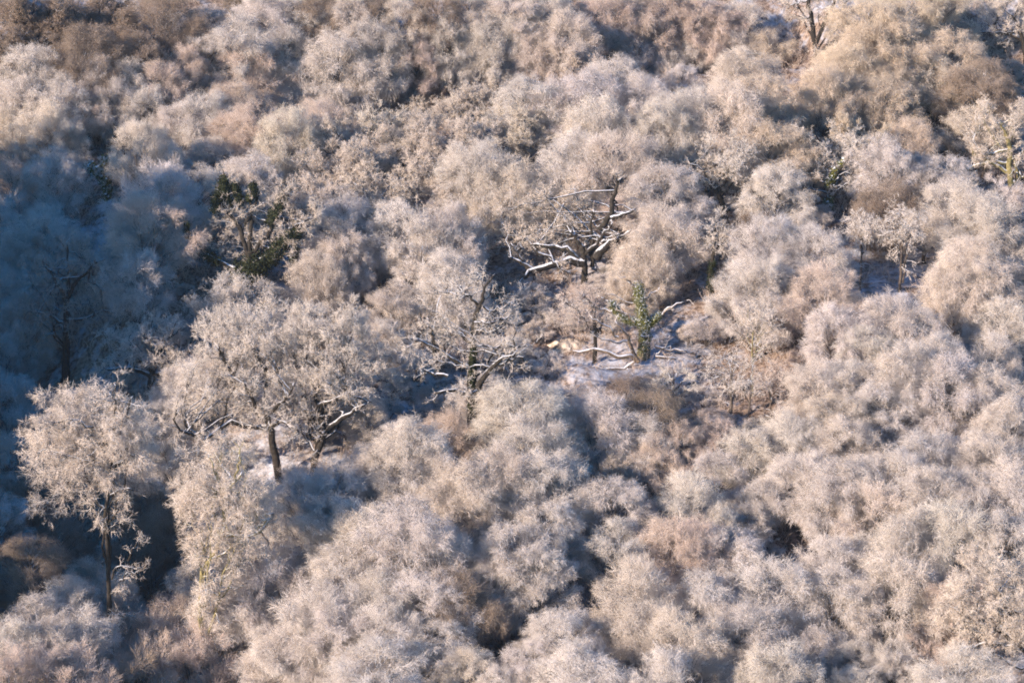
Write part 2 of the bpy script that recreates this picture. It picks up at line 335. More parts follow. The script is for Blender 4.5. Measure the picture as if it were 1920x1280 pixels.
TRACE = '''
50 -25 150 od;110 5 140 od;20 55 130 og;190 -20 130 od;235 20 120 od;290 -10 110 bd;165 60 110 bd;95 30 110 od;250 70 80 bd
325 14 88 bg;392 12 70 bg;450 -20 100 od;500 -6 100 bw;560 10 80 bw;600 -12 90 bd;650 8 90 bg;700 -10 80 bd;760 2 90 bg;820 -15 90 bd;880 -12 90 bg
270 62 76 bg;340 95 70 br;130 84 84 bw;62 100 96 bw;12 118 80 bw;190 108 84 bw;245 118 84 bw;385 52 84 bl;448 42 110 bw;300 128 90 br;395 92 100 br;455 98 100 br;520 60 90 bw;560 70 80 br;520 138 90 br;580 100 130 bl;640 72 130 bw;700 52 120 bw;745 64 100 bw;790 78 90 br;840 40 90 bw;885 55 90 bw;935 32 90 bw;980 30 80 bw;1010 62 84 bg
1060 30 110 bg;1100 52 100 bg;1130 -5 90 br;1190 -10 100 br;1250 -12 90 br;1310 0 90 br;1350 10 80 br;1030 -15 80 bl;960 -20 90 bg;1400 20 90 bw
640 130 90 bw;700 108 100 bd;760 112 90 bd;820 100 80 bd;880 96 80 bl;920 105 70 bw;1040 92 70 bl;1090 88 90 og;1200 88 80 bl;1250 78 90 bw;1180 60 80 bl;1240 56 80 bl;1300 54 80 bl;1345 60 70 bl
40 150 90 bw;100 150 100 bw;30 180 90 br;165 160 90 br;215 158 90 bl;265 165 80 bl;330 150 100 bw;285 182 92 bw;390 180 100 bw;345 200 80 bl;440 162 100 br;500 185 110 bw;560 165 90 br;615 160 90 bl;660 165 80 bw;430 215 90 br;480 205 100 br;540 215 110 bg;600 200 100 br;20 215 110 bg;90 205 100 bg;140 190 80 og;185 215 130 bl;240 245 90 bw;270 240 100 bg;310 268 80 bw;350 280 90 bl;390 260 80 bg;440 255 100 bw;490 245 90 bl;540 265 80 bl;470 290 90 bl
30 300 110 br;90 295 110 bl;125 305 100 bw;60 340 110 bl;300 320 130 bl;275 380 130 br;250 350 80 bl;375 315 90 bw;430 310 70 bl;330 370 100 bl
800 138 150 og;860 132 150 og;740 165 90 bl;700 200 150 og;640 235 160 og;760 215 150 og;930 150 120 og;990 158 110 bw;1050 150 110 bl;1110 140 100 bl;1160 118 100 bl;1210 108 100 bw;1260 110 110 bw;1320 108 120 bw;1380 100 110 bg;1440 70 110 bw;870 215 150 og;950 205 140 og;1010 205 130 bw;1060 195 120 bw;1120 195 120 bw;1180 190 110 bw
1420 10 140 bw;1480 55 120 bg;1465 30 110 bw;1560 40 130 br;1620 10 130 br;1690 -10 120 br;1760 -15 120 br;1820 0 130 og;1900 -15 150 og;1640 60 110 bw;1700 48 120 bw;1770 60 110 bw;1850 60 130 og;1590 90 110 bw;1680 110 90 bg;1750 115 100 bg;1830 120 120 bd;1890 130 120 bd
1350 165 120 bg;1410 150 120 bg;1290 178 120 bl;1240 200 110 bw;1395 198 110 bl;1450 170 110 bw;1540 130 110 bw;1600 150 100 bw;1660 150 100 bw;1450 240 120 bw;1500 260 80 bw;1340 245 120 bw
590 330 150 og;700 300 150 og;660 270 140 og;820 275 140 og;900 270 130 bw;850 305 120 bw;820 325 110 bl;960 300 120 bg;1010 280 130 bl;1080 262 120 bl;1150 255 130 bg;1210 270 130 og;1000 330 130 bl;1270 235 120 og;1330 275 130 og;1280 330 140 bl;1250 320 130 bl;930 395 130 bg;985 400 130 bg
700 360 130 bl;640 375 110 bl;760 390 120 bl;720 405 110 bl;850 390 110 bw;800 430 110 bw;650 435 100 bg;605 480 90 bg;700 450 130 bl;760 465 120 bl;850 480 110 bw;730 540 90 bg;620 520 90 bg;560 340 110 bl
1240 400 120 bg;1290 385 110 bw;1290 450 110 bw;1210 455 100 bg;1370 400 90 od;1400 440 110 bw;1450 415 120 bl;1500 405 130 bl;1390 505 110 bw;1450 490 110 bw;1530 440 120 bl;1580 430 100 bl;1540 510 120 br;1480 520 110 bw;1600 480 80 bw;1420 560 100 bw;1480 600 110 bg
1200 150 100 bl;1165 172 90 bl;1250 140 80 bl;1740 180 100 by;1700 235 90 by;1825 225 110 by;1765 300 100 bl;1600 230 130 og;1660 270 100 bl;1520 300 110 bl;1450 320 110 bl;1620 320 110 bl;1680 340 110 bd;1730 310 110 bl;1790 290 120 og;1740 400 110 og;1800 350 130 bg;1850 380 120 bw;1780 420 130 bg;1840 460 120 bg;1890 430 100 bw;1800 500 110 bg;1760 480 90 bg;1610 560 60 bw;1670 560 110 bw;1720 590 110 bw;1880 565 90 bw;1900 500 80 bg;1570 590 120 bl;1520 640 120 bw;1630 620 100 bw;1690 650 120 bw;1750 640 110 bw;1800 620 90 bl;1860 640 90 bw
30 380 120 bl;90 395 110 bl;20 440 130 bl;60 480 110 bl;290 540 130 bw;240 430 90 bl;340 510 110 bl;20 520 120 bl;180 480 120 bl;250 480 110 bl;0 640 110 bl;15 720 120 bl;60 560 110 bl;330 620 110 bl;345 690 90 bl;180 720 90 bl;300 760 110 bl;60 560 100 bl
1540 690 120 bg;1600 690 110 bw;1650 720 110 bl;1720 700 100 bl;1790 680 120 bl;1850 700 110 bw;1900 680 100 bw;1510 720 100 bw;1560 740 110 bg;1480 780 110 bw;1620 760 120 bl;1680 740 120 bl;1750 740 130 bl;1820 740 120 bl;1890 760 120 bw;1590 800 110 bw;1520 800 90 bl
980 725 170 bw;1060 730 170 bl;1130 745 130 bl;940 770 130 bw;1180 710 90 bd;1230 740 110 bd;1110 790 130 bl;1190 790 110 bl;1000 800 140 bw
1310 770 60 cr;1270 800 90 br;1340 795 80 br;1400 815 90 bw;1430 830 90 bw;1350 850 90 bl;1240 830 90 br;1120 810 110 og;1380 830 130 bl;1430 860 110 bl
690 765 150 bw;760 800 140 bw;630 830 130 bw;840 780 90 br;720 840 150 bw;800 850 130 bw;880 820 150 bw;930 850 140 bg;860 890 130 bg;940 900 110 bg;560 900 130 bl;620 880 120 bw;1020 860 130 bl;1060 880 140 bl;1130 850 110 og;1200 860 130 bw;1260 870 140 bw;1300 900 110 bw;1150 900 120 bl;1010 910 130 bg
1340 900 100 bl;1400 900 100 bl;1450 880 120 bl;1500 860 120 bw;1570 880 120 bw;1620 860 120 bw;1680 850 130 bl;1750 820 130 bl;1800 850 120 bw;1860 830 130 bw;1540 920 70 br;1590 930 120 bw;1640 920 120 bg;1700 900 130 bw;1760 890 140 bw;1830 900 140 bw;1900 880 130 bw
70 900 110 bd;20 820 110 bl;110 975 100 bd;255 905 95 bd;300 965 90 bd;325 830 90 bl;60 1020 110 bd;245 1020 90 bd;0 930 100 bl;600 940 130 bw;680 960 130 bw;770 960 160 bl;720 990 150 bl;830 1010 130 bw;640 1020 120 bw;900 980 120 bl;960 990 130 bw;1020 960 130 bw;1080 980 120 bw;1150 990 110 bw;1200 1000 120 br;1250 990 120 br;1310 990 110 br;1370 1000 120 bl;1500 945 150 bw;1570 1010 110 bl;1640 1000 100 bw;1640 950 80 bw;1700 970 140 bw;1770 960 150 bw;1840 970 140 bw;1900 980 130 bw
385 1075 120 bw;170 1060 110 bg;120 1100 120 bw;60 1130 120 bw;210 1100 110 bw;20 1180 120 bw;150 1150 130 bl;250 1130 150 bl;500 1040 150 bl;560 1060 150 bl;450 1100 150 bw;640 1080 140 bl;720 1080 130 bw;790 1090 130 bl;860 1090 130 bd;940 1070 130 bl;1000 1040 130 bw;1070 1050 140 bw;1130 1030 130 bl;1190 1070 140 bg;1250 1080 130 bg;1320 1080 130 bl;1380 1080 130 bw;1440 1070 150 bw;1500 1050 150 bw;1560 1080 140 bl;1620 1060 130 bl;1680 1050 150 bw;1740 1060 140 bw;1790 1080 120 br
340 1130 150 br;270 1170 150 mr;100 1190 140 bw;180 1200 150 br;420 1160 150 bl;500 1140 150 bl;580 1130 150 bl;650 1150 140 bl;720 1150 140 bl;800 1170 120 bw;880 1160 120 bg;940 1200 110 bl;1000 1150 140 bl;1060 1160 130 bl;1120 1170 140 bw;1200 1140 140 bg;1280 1150 140 bg;1340 1110 130 bw;1400 1150 150 bw;1460 1160 130 bl;1530 1130 120 bl;1600 1140 110 bl;1670 1150 120 bl;1730 1140 110 mr
20 1230 160 mr;110 1240 170 mr;200 1235 170 md;290 1215 160 mr;370 1200 170 mr;450 1220 160 bw;540 1190 150 bw;620 1200 150 bl;700 1210 150 bl;780 1230 150 bw;850 1220 140 bl;920 1240 150 bl;990 1230 150 bl;1080 1220 160 bl;1150 1220 150 bl;1230 1230 150 bl;1310 1200 150 bw;1390 1200 150 bg;1470 1220 150 bw;1540 1210 140 bw;1610 1200 130 bw;1680 1230 150 bw;1900 1190 170 bw;1800 1230 150 bw
'''
HEROZONES = [(885, 650, 120, 130), (1215, 620, 150, 90), (470, 430, 100, 90), (540, 720, 200, 150), (170, 830, 110, 120)]
# ------------------------------------------------------------------ the trees one can tell apart: limbs follow the real ones
def resample(pts, k, rng, jit):
    pts = np.array(pts, float); d = np.r_[0, np.cumsum(np.linalg.norm(np.diff(pts, axis=0), axis=1))]
    t = np.linspace(0, d[-1], k); q = np.stack([np.interp(t, d, pts[:, i]) for i in range(3)], 1)
    q[1:-1] += rng.normal(0, jit, (k - 2, 3)); return q
def ivy_mesh(rng, P, Rr, count, spread, size):
    idx = np.zeros(count, int); t = rng.random(count)
    p, T, r = sample_on(P, Rr, idx, t)
    d = unit(rng.normal(size=(count, 3))); q = p + d * (r[:, None] + spread * rng.random((count, 1)) ** .7 * (0.7 + .6 * np.sin(t * 17)[:, None] ** 2))
    n = unit(d + .6 * rng.normal(size=(count, 3))); a = unit(np.cross(n, rng.normal(size=(count, 3)))); b = np.cross(n, a)
    s = size * rng.uniform(.6, 1.3, (count, 1))
    V = np.stack([q - a * s, q - b * s * .7 - n * s * .15, q + a * s, q + b * s * .7 - n * s * .15], 1).reshape(-1, 3)
    F = (np.arange(count) * 4)[:, None] + np.arange(4)[None]
    return V, F, np.zeros((0, 3), int)
KEEP = []; LIT = []; IVY_SPREAD = 1.0
def hero(name, label, cat, base, trunk, limbs, crown=None, n2=150, n3=1100, n4=9000, n1x=0, rt=.012, tl=.45, bark=None, twig=None, tint='w', droop=.03,
         wig=.42, group=None, ivy=(), L2=2.0, L3=.9, depth=1.0, dy=0.0, ivymat=None, y=None, fallen=False, lit=False, r2=.05, back=.45, keep=None):
    """base: pixel of the foot; trunk: (r0, r1, pts); limbs: list of the same. pts are (px, py, metres nearer(-)/farther(+))"""
    rng = np.random.default_rng(abs(hash(label)) % 1000 if False else int(base[0] * 7 + base[1]) % 9973)
    h0 = hit(*base); Y = (h0[1] if y is None else y) + dy
    foot = at_y(base[0], base[1], Y); gz = float(ground(foot[0], foot[1])); org = np.array([foot[0], foot[1], gz])
    W = lambda pts: [at_y(p[0], p[1], Y + (p[2] if len(p) > 2 else 0)) - org for p in pts]
    bark = bark or M_BARK; twig = twig or M_OTWIG
    root = link(name, None); root.location = org
    k = 10; TP, TR = [], []
    tp = W(trunk[2])
    if not fallen: tp = [np.array([tp[0][0], tp[0][1], -0.4])] + tp
    P = resample(tp, k, rng, .03)[None]; r = np.linspace(trunk[0], trunk[1], k)[None]; r = r.copy()
    if not fallen: r[0, 0] *= 1.35
    link('trunk', mesh_from('trunk', *tubes(P, r, 9, tip=fallen), bark), root); TP.append(P[0]); TR.append(r[0])
    for r0, r1, pts in limbs:
        if (crown and not fallen) or cat == 'fallen limb': r0, r1 = r0 * 1.25, r1 * 1.25
        q = resample(W(pts), k, rng, .07); rr = np.linspace(r0, r1, k)
        link('limb', mesh_from('limb', *tubes(q[None], rr[None], 7), bark), root); TP.append(q); TR.append(rr)
    TP, TR = np.array(TP), np.array(TR)
    par, pr = TP.copy(), TR.copy(); parts_big, parts_small = [], []
    c0 = np.array([TP[0, :, 0].mean(), 0, TP[0, :, 2].mean()])
    if crown and n1x:
        cx, cy, rx, ry = crown
        C = at_y(cx, cy, Y + rx * 2 * HW * Y / 1920 * back) - org; m = 2 * HW * Y / 1920; ax, az = rx * m, ry * m / cp
        u = rng.uniform(-.5, 1, n1x); ph = rng.uniform(0, 2 * PI, n1x); q = np.sqrt(1 - u * u * .9)
        tg = C + np.stack([ax * q * np.cos(ph), ax * depth * .8 * q * np.sin(ph), az * u], 1)
        si = rng.integers(0, len(TP), n1x) if len(TP) < 3 else rng.choice(len(TP), n1x)
        s0, T, sr = sample_on(TP, TR, si, rng.uniform(.35, .95, n1x))
        E = bezier(s0, (s0 + tg) / 2 + rng.normal(0, .5, (n1x, 3)) + np.array([0, 0, .5]), tg, k); E[:, 1:] += rng.normal(0, .13, E[:, 1:].shape)
        er = np.minimum(sr * .6, .09)[:, None] * np.linspace(1, .22, k)[None]
        parts_big.append(tubes(E, er, 5)); par = np.concatenate([par, E]); pr = np.concatenate([pr, er])
        c0 = C - np.array([0, 0, az * .5])
    wgt = np.linalg.norm(np.diff(par, axis=1), axis=2).sum(1); 
    if not fallen: wgt[0] *= .5
    if n1x > 20 and len(TP) > 5: wgt[:len(TP)] *= .35
    A2, B2 = grow(rng, par, pr, n2, L2, 50, .25, droop + .03, wig, 6, r2, out=.25, centre=c0, weight=wgt)
    A3, B3 = grow(rng, A2, B2, n3, L3, 46, .15, droop, wig, 4, .022, out=.15, centre=c0)
    parts_big.append(tubes(A2, B2, 4))
    A4, B4 = grow(rng, A3, B3, n4, tl, 46, .1, droop, wig, 3, rt, rmax=3)
    B4[:] = rt * np.linspace(1, .6, 3)[None] * rng.uniform(.7, 1.3, (len(B4), 1))
    if crown: link('branches', mesh_from('branches', *join(parts_big), bark), root); parts_big = []
    cn = 'crown' if crown else 'twigs'
    c = link(cn, mesh_from(cn, *join(parts_big + [tubes(A3, B3, 3), tubes(A4, B4, 3)]), twig), root)
    c.color = (*TINT[tint], 1)
    for (count, spread, size, pts) in ivy:
        q = resample(W(pts), k, rng, .03)[None]
        link('ivy', mesh_from('ivy', *ivy_mesh(rng, q, np.full((1, k), .12), int(count * IVY_SPREAD), spread * IVY_SPREAD, size), ivymat or M_IVY), root)
    tag(root, label, cat, group)
    KEEP.append((Y, [(p[0], p[1]) for p in trunk[2][-(len(trunk[2]) + 1) // 2:]] + [(p[0], p[1]) for q_ in limbs for p in q_[2]], keep if keep else (3.0 if lit else .21 if cat == 'fallen branch' else 1.0)))
    if lit: LIT.append(np.concatenate([q_[3:] for q_ in TP]) + org)
    spots.append((org[0], org[1], 1.0)); return root

O = 'broad oaks with visible limbs'
hero('oak_tree', 'big frosted oak with dark curved trunk standing at the rim of the shaded hollow', 'oak', (524, 905),
     (.32, .2, [(524, 905), (517, 860), (510, 830), (508, 800), (500, 780)]),
     [(.16, .05, [(500, 780, 0), (492, 772, 0), (478, 762, -.5), (468, 735, -1), (455, 715, -1.5)]), (.13, .04, [(500, 782, 0), (512, 765, -.5), (535, 750, -1), (550, 715, -1)]),
      (.12, .04, [(512, 800, 0), (525, 788, -1), (540, 795, -1.6), (560, 808, -2)]), (.17, .05, [(505, 800, .5), (470, 800, 1), (430, 790, 0), (380, 825, -1), (360, 812, -1.5), (332, 808, -2), (328, 790, -2), (340, 760, -2)]),
      (.10, .03, [(372, 820, -1), (348, 795, -1), (350, 775, -1), (344, 760, -1)]), (.14, .05, [(500, 790, 0), (450, 740, 1), (420, 680, 1), (400, 640, 1)]), (.14, .05, [(500, 780, 1), (500, 700, 2), (470, 640, 2)])],
     (475, 712, 140, 150), 480, 4800, 42000, 34, back=.85, rt=.0095, tl=.5, group=O, tint='w')
hero('oak_tree', 'frosted oak whose leaning trunk forks up from a gap beside the big dark-trunked oak', 'oak', (588, 890),
     (.3, .2, [(588, 885), (590, 860), (600, 835), (607, 815)]),
     [(.2, .06, [(607, 815, 0), (625, 795, 0), (645, 785, 0), (665, 772, 0), (690, 755, 0)]), (.2, .06, [(605, 815, .5), (598, 780, 1), (595, 745, 1), (608, 715, 0), (625, 716, 0), (630, 740, 0)]),
      (.12, .04, [(597, 760, .5), (620, 752, 0), (645, 738, 0), (672, 745, 0), (700, 755, 0)]), (.15, .05, [(600, 800, 1), (575, 750, 2), (560, 690, 2), (540, 640, 2)]), (.15, .05, [(600, 780, 1), (640, 700, 2), (670, 650, 2)]),
      (.1, .03, [(604, 818, 0), (585, 822, -.5), (570, 810, -1)])],
     (625, 700, 130, 130), 400, 4000, 34000, 28, back=.85, rt=.0095, tl=.5, group=O, tint='w')
hero('oak_tree', 'pale twiggy oak crown standing just behind the big dark-trunked oak', 'oak', (455, 650),
     (.25, .18, [(455, 650), (450, 620), (452, 600)]), [(.14, .04, [(452, 610, 0), (430, 590, 0), (400, 585, 0)]), (.14, .04, [(452, 605, 0), (480, 580, 0), (500, 570, 0)])],
     (445, 590, 85, 50), 200, 2200, 18000, 18, rt=.0095, group=O, tint='w')
hero('oak_tree', 'snow-lined oak with black upright trunk and long level limbs, open twiggy crown', 'oak', (886, 780),
     (.48, .13, [(886, 780), (884, 740), (884, 700), (887, 660), (888, 620), (892, 590), (900, 570), (906, 560)]),
     [(.10, .03, [(906, 560, 0), (908, 540, 0), (922, 525, 0), (928, 512, 0)]), (.07, .03, [(906, 575, 0), (925, 585, 0), (945, 575, 0), (958, 565, 0)]),
      (.22, .07, [(886, 755, -1), (893, 730, -1.5), (905, 708, -2), (925, 695, -2), (940, 668, -2), (965, 665, -2), (972, 652, -2)]), (.1, .04, [(930, 684, -2), (950, 678, -2), (968, 672, -2), (985, 668, -2)]),
      (.09, .03, [(893, 730, -1.5), (890, 735, -2), (880, 736, -2.3), (870, 732, -2.5), (882, 744, -2.7)]),
      (.15, .05, [(884, 735, -.5), (860, 735, -1), (840, 728, -1.5), (825, 735, -2), (816, 745, -2)]), (.13, .04, [(884, 690, 0), (850, 672, 0), (830, 660, 0), (805, 645, 0), (785, 635, 0), (757, 636, 0)]),
      (.14, .05, [(886, 640, 0), (868, 632, 0), (857, 620, 0), (850, 612, 0)]), (.12, .04, [(815, 668, 0), (812, 640, 0), (808, 615, 0), (800, 602, 0)]),
      (.11, .04, [(840, 705, -1), (820, 700, -1), (798, 695, -1), (787, 712, -1), (790, 720, -1)]), (.1, .03, [(893, 620, 0), (915, 622, 0), (935, 615, 0), (950, 610, 0)]), (.09, .03, [(890, 605, -.5), (920, 605, -1), (945, 595, -1), (958, 590, -1)]),
      (.08, .03, [(890, 650, 0), (930, 650, 0), (990, 650, 0), (1008, 642, 0)]), (.1, .04, [(897, 575, 1), (885, 560, 1), (862, 545, 1), (855, 540, 1)])],
     (878, 625, 130, 100), 200, 1200, 6000, 12, rt=.0105, tl=.42, wig=.45, group=O, tint='w', r2=.045,
     ivy=[(4200, .2, .06, [(886, 770, -.3), (884, 720, -.3), (886, 690, -.3), (888, 655, -.3)])], ivymat=M_IVYD, y=187, lit=True)  # dark ivy, thickened so the sunlit trunk reads as shaded
hero('oak_tree', 'wide oak with long pale sunlit limb reaching out low over brown ground', 'oak', (1096, 505),
     (.3, .2, [(1096, 505), (1096, 492), (1096, 478), (1092, 462)]),
     [(.30, .12, [(1094, 492, 0), (1075, 490, -.3), (1050, 493, -.5), (1030, 499, -.8), (1000, 505, -1), (985, 518, -1.4), (970, 525, -1.6)]),
      (.16, .05, [(1000, 506, -1), (985, 500, -1), (972, 490, -1), (950, 480, -1)]), (.22, .08, [(1085, 492, 0), (1075, 475, 0), (1060, 466, 0), (1035, 463, 0), (1010, 456, 0), (992, 460, 0)]),
      (.19, .06, [(1092, 465, 0), (1080, 448, 0), (1072, 435, 0), (1070, 432, 0)]), (.14, .05, [(1095, 478, 0), (1110, 464, 0), (1122, 455, 0), (1130, 440, 0), (1145, 425, 0), (1150, 412, 0)]),
      (.22, .07, [(1124, 430, .5), (1135, 415, .5), (1147, 400, .5), (1150, 370, .5), (1152, 345, .5), (1170, 330, .5)]), (.30, .12, [(1118, 484, 0), (1135, 465, 0), (1150, 450, 0), (1170, 442, 0), (1186, 430, 0)]),
      (.14, .07, [(1130, 455, 0), (1145, 443, 0), (1165, 440, 0)]), (.16, .05, [(1145, 410, 0), (1165, 405, 0), (1180, 398, 0), (1192, 390, 0)]), (.1, .035, [(1005, 468, -1), (1030, 485, -1.5), (1055, 508, -2), (1075, 515, -2)]),
      (.14, .05, [(1110, 500, .3), (1108, 460, .5), (1110, 420, .5), (1112, 390, .5)]), (.12, .03, [(990, 505, -1), (975, 480, -.6), (960, 462, -.4), (955, 455, 0)])],
     (1025, 420, 150, 90), 330, 3200, 30000, 32, back=.75, rt=.0095, tl=.45, wig=.42, group=O, tint='g', lit=True, dy=-2.5, bark=M_BARK)
hero('ivy_clad_tree', 'bright green ivy-clad trunk with bare snow-lined limbs in the clearing', 'tree', (1206, 672),
     (.5, .25, [(1206, 668), (1208, 640), (1208, 610), (1202, 580), (1199, 555), (1197, 538)]),
     [(.2, .05, [(1198, 678, -1.5), (1187, 665, -1.6), (1182, 642, -1.8), (1172, 625, -2), (1158, 610, -2), (1152, 600, -2)]), (.2, .08, [(1192, 674, -1.5), (1180, 668, -1.8), (1160, 670, -2), (1148, 664, -2), (1120, 655, -2), (1095, 658, -2), (1068, 655, -2)]),
      (.1, .04, [(1160, 632, -2), (1143, 615, -2), (1125, 605, -2), (1107, 590, -2)]), (.09, .03, [(1176, 640, -1.5), (1150, 642, -2), (1125, 635, -2), (1105, 628, -2)]), (.12, .03, [(1190, 678, -1.5), (1165, 692, -2), (1130, 692, -2.4), (1095, 685, -2.6), (1078, 682, -2.6)]),
      (.1, .03, [(1190, 678, -1.5), (1175, 695, -2), (1155, 702, -2), (1132, 710, -2)]), (.13, .04, [(1212, 600, 0), (1235, 592, 0), (1255, 575, 0), (1270, 568, 0), (1288, 563, 0)]), (.07, .025, [(1195, 570, 0), (1172, 565, 0), (1155, 555, 0), (1140, 552, 0)]),
      (.08, .03, [(1192, 535, 0), (1175, 525, 0), (1157, 516, 0)]), (.11, .03, [(1155, 585, 0), (1130, 580, 0), (1112, 570, 0), (1098, 562, 0)]), (.06, .03, [(1210, 560, 0), (1225, 548, 0), (1238, 540, 0)]), (.07, .03, [(1190, 605, -.3), (1170, 585, -.3), (1145, 575, -.3)]),
      (.06, .03, [(1140, 565, 0), (1128, 556, 0), (1117, 558, 0)]), (.06, .02, [(1203, 630, -1), (1215, 629, -1), (1218, 629, -1)])],
     None, 40, 160, 500, 0, rt=.012, tl=.4, wig=.35, bark=M_DEAD, L2=1.1, L3=.5, r2=.035, lit=True,
     ivy=[(17000, .40, .042, [(1206, 668, -.3), (1208, 640, -.3), (1208, 610, -.3), (1202, 580, -.3), (1199, 555, -.3), (1197, 538, -.3)]), (3200, .24, .042, [(1158, 585, 0), (1150, 572, 0), (1145, 568, 0)]),
          (5600, .28, .042, [(1205, 605, 0), (1180, 600, 0), (1162, 592, 0)]), (5600, .26, .042, [(1210, 612, 0), (1225, 600, 0), (1236, 590, 0)])])
hero('fallen_limb', 'tangle of bleached snow-topped fallen limbs lying beside the bright ivy trunk', 'fallen limb', (1235, 678),
     (.13, .05, [(1228, 680), (1245, 688, -.5), (1262, 702, -1), (1285, 709, -1), (1310, 702, -1), (1330, 693, -.5), (1360, 686, 0), (1378, 684, 0)]),
     [(.09, .03, [(1228, 650, 0), (1245, 656, 0), (1270, 655, 0), (1298, 661, 0), (1313, 657, 0)]), (.09, .035, [(1229, 668, 0), (1255, 670, 0), (1275, 676, 0), (1290, 686, 0), (1320, 692, 0)]), (.1, .05, [(1220, 678, 0), (1235, 690, 0), (1245, 680, 0), (1262, 684, 0), (1275, 694, 0), (1297, 698, 0)]),
      (.06, .04, [(1295, 694, 0), (1297, 680, 0), (1305, 668, 0), (1312, 660, 0)]), (.05, .03, [(1230, 665, 0), (1240, 655, 0), (1252, 650, 0), (1262, 655, 0)]), (.05, .03, [(1240, 682, 0), (1252, 676, 0), (1262, 671, 0), (1268, 684, 0)])],
     None, 22, 80, 160, 0, bark=M_DEAD, L2=.8, L3=.35, wig=.35, fallen=True, r2=.025, keep=3.0)
IVY_SPREAD = 1.35
hero('ivy_clad_tree', 'tall dark ivy-clad oak with upright ivy fingers above the shaded hollow', 'tree', (452, 560),
     (.5, .3, [(452, 560), (455, 530), (465, 500), (470, 470)]),
     [(.2, .06, [(440, 505, 0), (410, 490, 0), (385, 478, 0), (368, 460, 0), (350, 440, 0), (348, 420, 0)]), (.16, .05, [(465, 480, 0), (450, 420, 0), (415, 390, 0), (410, 365, 0), (422, 335, 0)]), (.16, .05, [(468, 470, 0), (470, 420, 0), (470, 380, 0), (465, 350, 0)]),
      (.16, .05, [(470, 480, 0), (500, 440, 0), (515, 405, 0), (530, 375, 0), (533, 360, 0)]), (.2, .06, [(470, 500, 0), (505, 480, 0), (530, 455, 0), (545, 432, 0), (560, 435, 0)]), (.12, .04, [(540, 430, 0), (570, 418, 0), (590, 405, 0)]), (.12, .05, [(556, 440, 0), (553, 465, 0), (550, 490, 0)]),
      (.12, .04, [(460, 420, 0), (480, 375, 0), (475, 350, 0)])],
     (475, 440, 95, 85), 170, 1500, 9500, 10, rt=.0105, group=None, tint='g', lit=True,
     ivy=[(2520, .32, 0.083, [(420, 335, 0), (420, 362, 0), (408, 368, 0), (405, 395, 0)]), (1176, .22, 0.072, [(422, 352, 0), (425, 372, 0), (432, 385, 0)]), (1260, .22, 0.072, [(440, 345, 0), (446, 368, 0), (452, 382, 0)]), (1400, .24, 0.072, [(474, 348, 0), (476, 362, 0), (465, 372, 0)]),
          (1680, .3, 0.077, [(533, 362, 0), (528, 378, 0), (515, 400, 0), (505, 420, 0)]), (2520, .5, 0.083, [(530, 455, 0), (515, 475, 0), (500, 490, 0)]), (1959, .3, 0.077, [(560, 435, 0), (545, 440, 0), (535, 450, 0)]), (1064, .2, 0.072, [(556, 440, 0), (553, 465, 0), (550, 490, 0)]),
          (5600, .8, 0.088, [(452, 555, 0), (452, 530, 0), (465, 505, 0), (485, 490, 0)]), (1400, .3, 0.077, [(410, 492, 0), (385, 478, 0), (368, 462, 0)]), (448, .16, 0.066, [(350, 418, 0), (350, 440, 0), (358, 450, 0)]), (2520, .5, 0.083, [(495, 500, 0), (470, 515, 0), (440, 520, 0)])], ivymat=M_IVYD)
IVY_SPREAD = 1.0
hero('ivy_clad_tree', 'little dark tree with clumps of white snow on its top, in the shadow', 'tree', (202, 375),
     (.3, .12, [(202, 372), (200, 345), (195, 325)]), [(.1, .03, [(198, 340, 0), (175, 325, 0), (165, 310, 0)]), (.1, .03, [(197, 335, 0), (195, 310, 0), (195, 300, 0)]), (.1, .03, [(198, 335, 0), (212, 315, 0), (215, 298, 0)]), (.06, .03, [(203, 365, 0), (215, 372, 0), (225, 378, 0)])],
     None, 60, 300, 1500, 0, twig=M_OTWIG, L2=1.0, L3=.5, tint='l',
     ivy=[(500, .45, .12, [(202, 372, 0), (200, 350, 0), (197, 330, 0)]), (260, .5, .12, [(165, 312, 0), (172, 318, 0), (180, 325, 0)]), (260, .4, .12, [(195, 300, 0), (198, 315, 0)]), (260, .45, .12, [(214, 298, 0), (212, 312, 0)])])
hero('oak_tree', 'blue-shaded oak with forked black limbs at the edge of the deep shadow', 'oak', (283, 725),
     (.32, .18, [(283, 722), (284, 705), (287, 690)]), [(.16, .05, [(283, 706, 0), (262, 694, 0), (240, 690, 0), (215, 690, 0), (192, 688, 0)]), (.15, .05, [(285, 700, 0), (305, 702, 0), (322, 703, 0), (336, 705, 0)]),
      (.17, .06, [(287, 692, 0), (297, 672, 0), (297, 652, 0), (310, 640, 0), (330, 625, 0)]), (.14, .05, [(285, 695, 0), (265, 680, 0), (262, 660, 0), (240, 645, 0)]), (.1, .03, [(297, 655, 0), (280, 635, 0), (285, 615, 0)])],
     (275, 660, 95, 55), 130, 1300, 10500, 9, group=O, tint='w')
hero('oak_tree', 'shadowed oak with sunlit tip rising from the deepest part of the hollow', 'oak', (122, 720),
     (.33, .2, [(122, 715), (124, 640), (126, 590), (125, 560)]), [(.15, .05, [(126, 560, 0), (140, 530, 0), (165, 510, 0), (175, 495, 0), (200, 485, 0)]), (.15, .05, [(125, 570, 0), (105, 530, 0), (90, 500, 0)]), (.12, .04, [(126, 600, 0), (160, 600, 0), (190, 580, 0), (230, 590, 0)]),
      (.12, .04, [(124, 610, 0), (90, 590, 0), (60, 585, 0)]), (.1, .04, [(126, 550, 0), (130, 490, 0), (125, 450, 0)])],
     (132, 540, 95, 85), 200, 1900, 15000, 18, group=O, tint='k', rt=.01)  # crown tint greyed to imitate shade
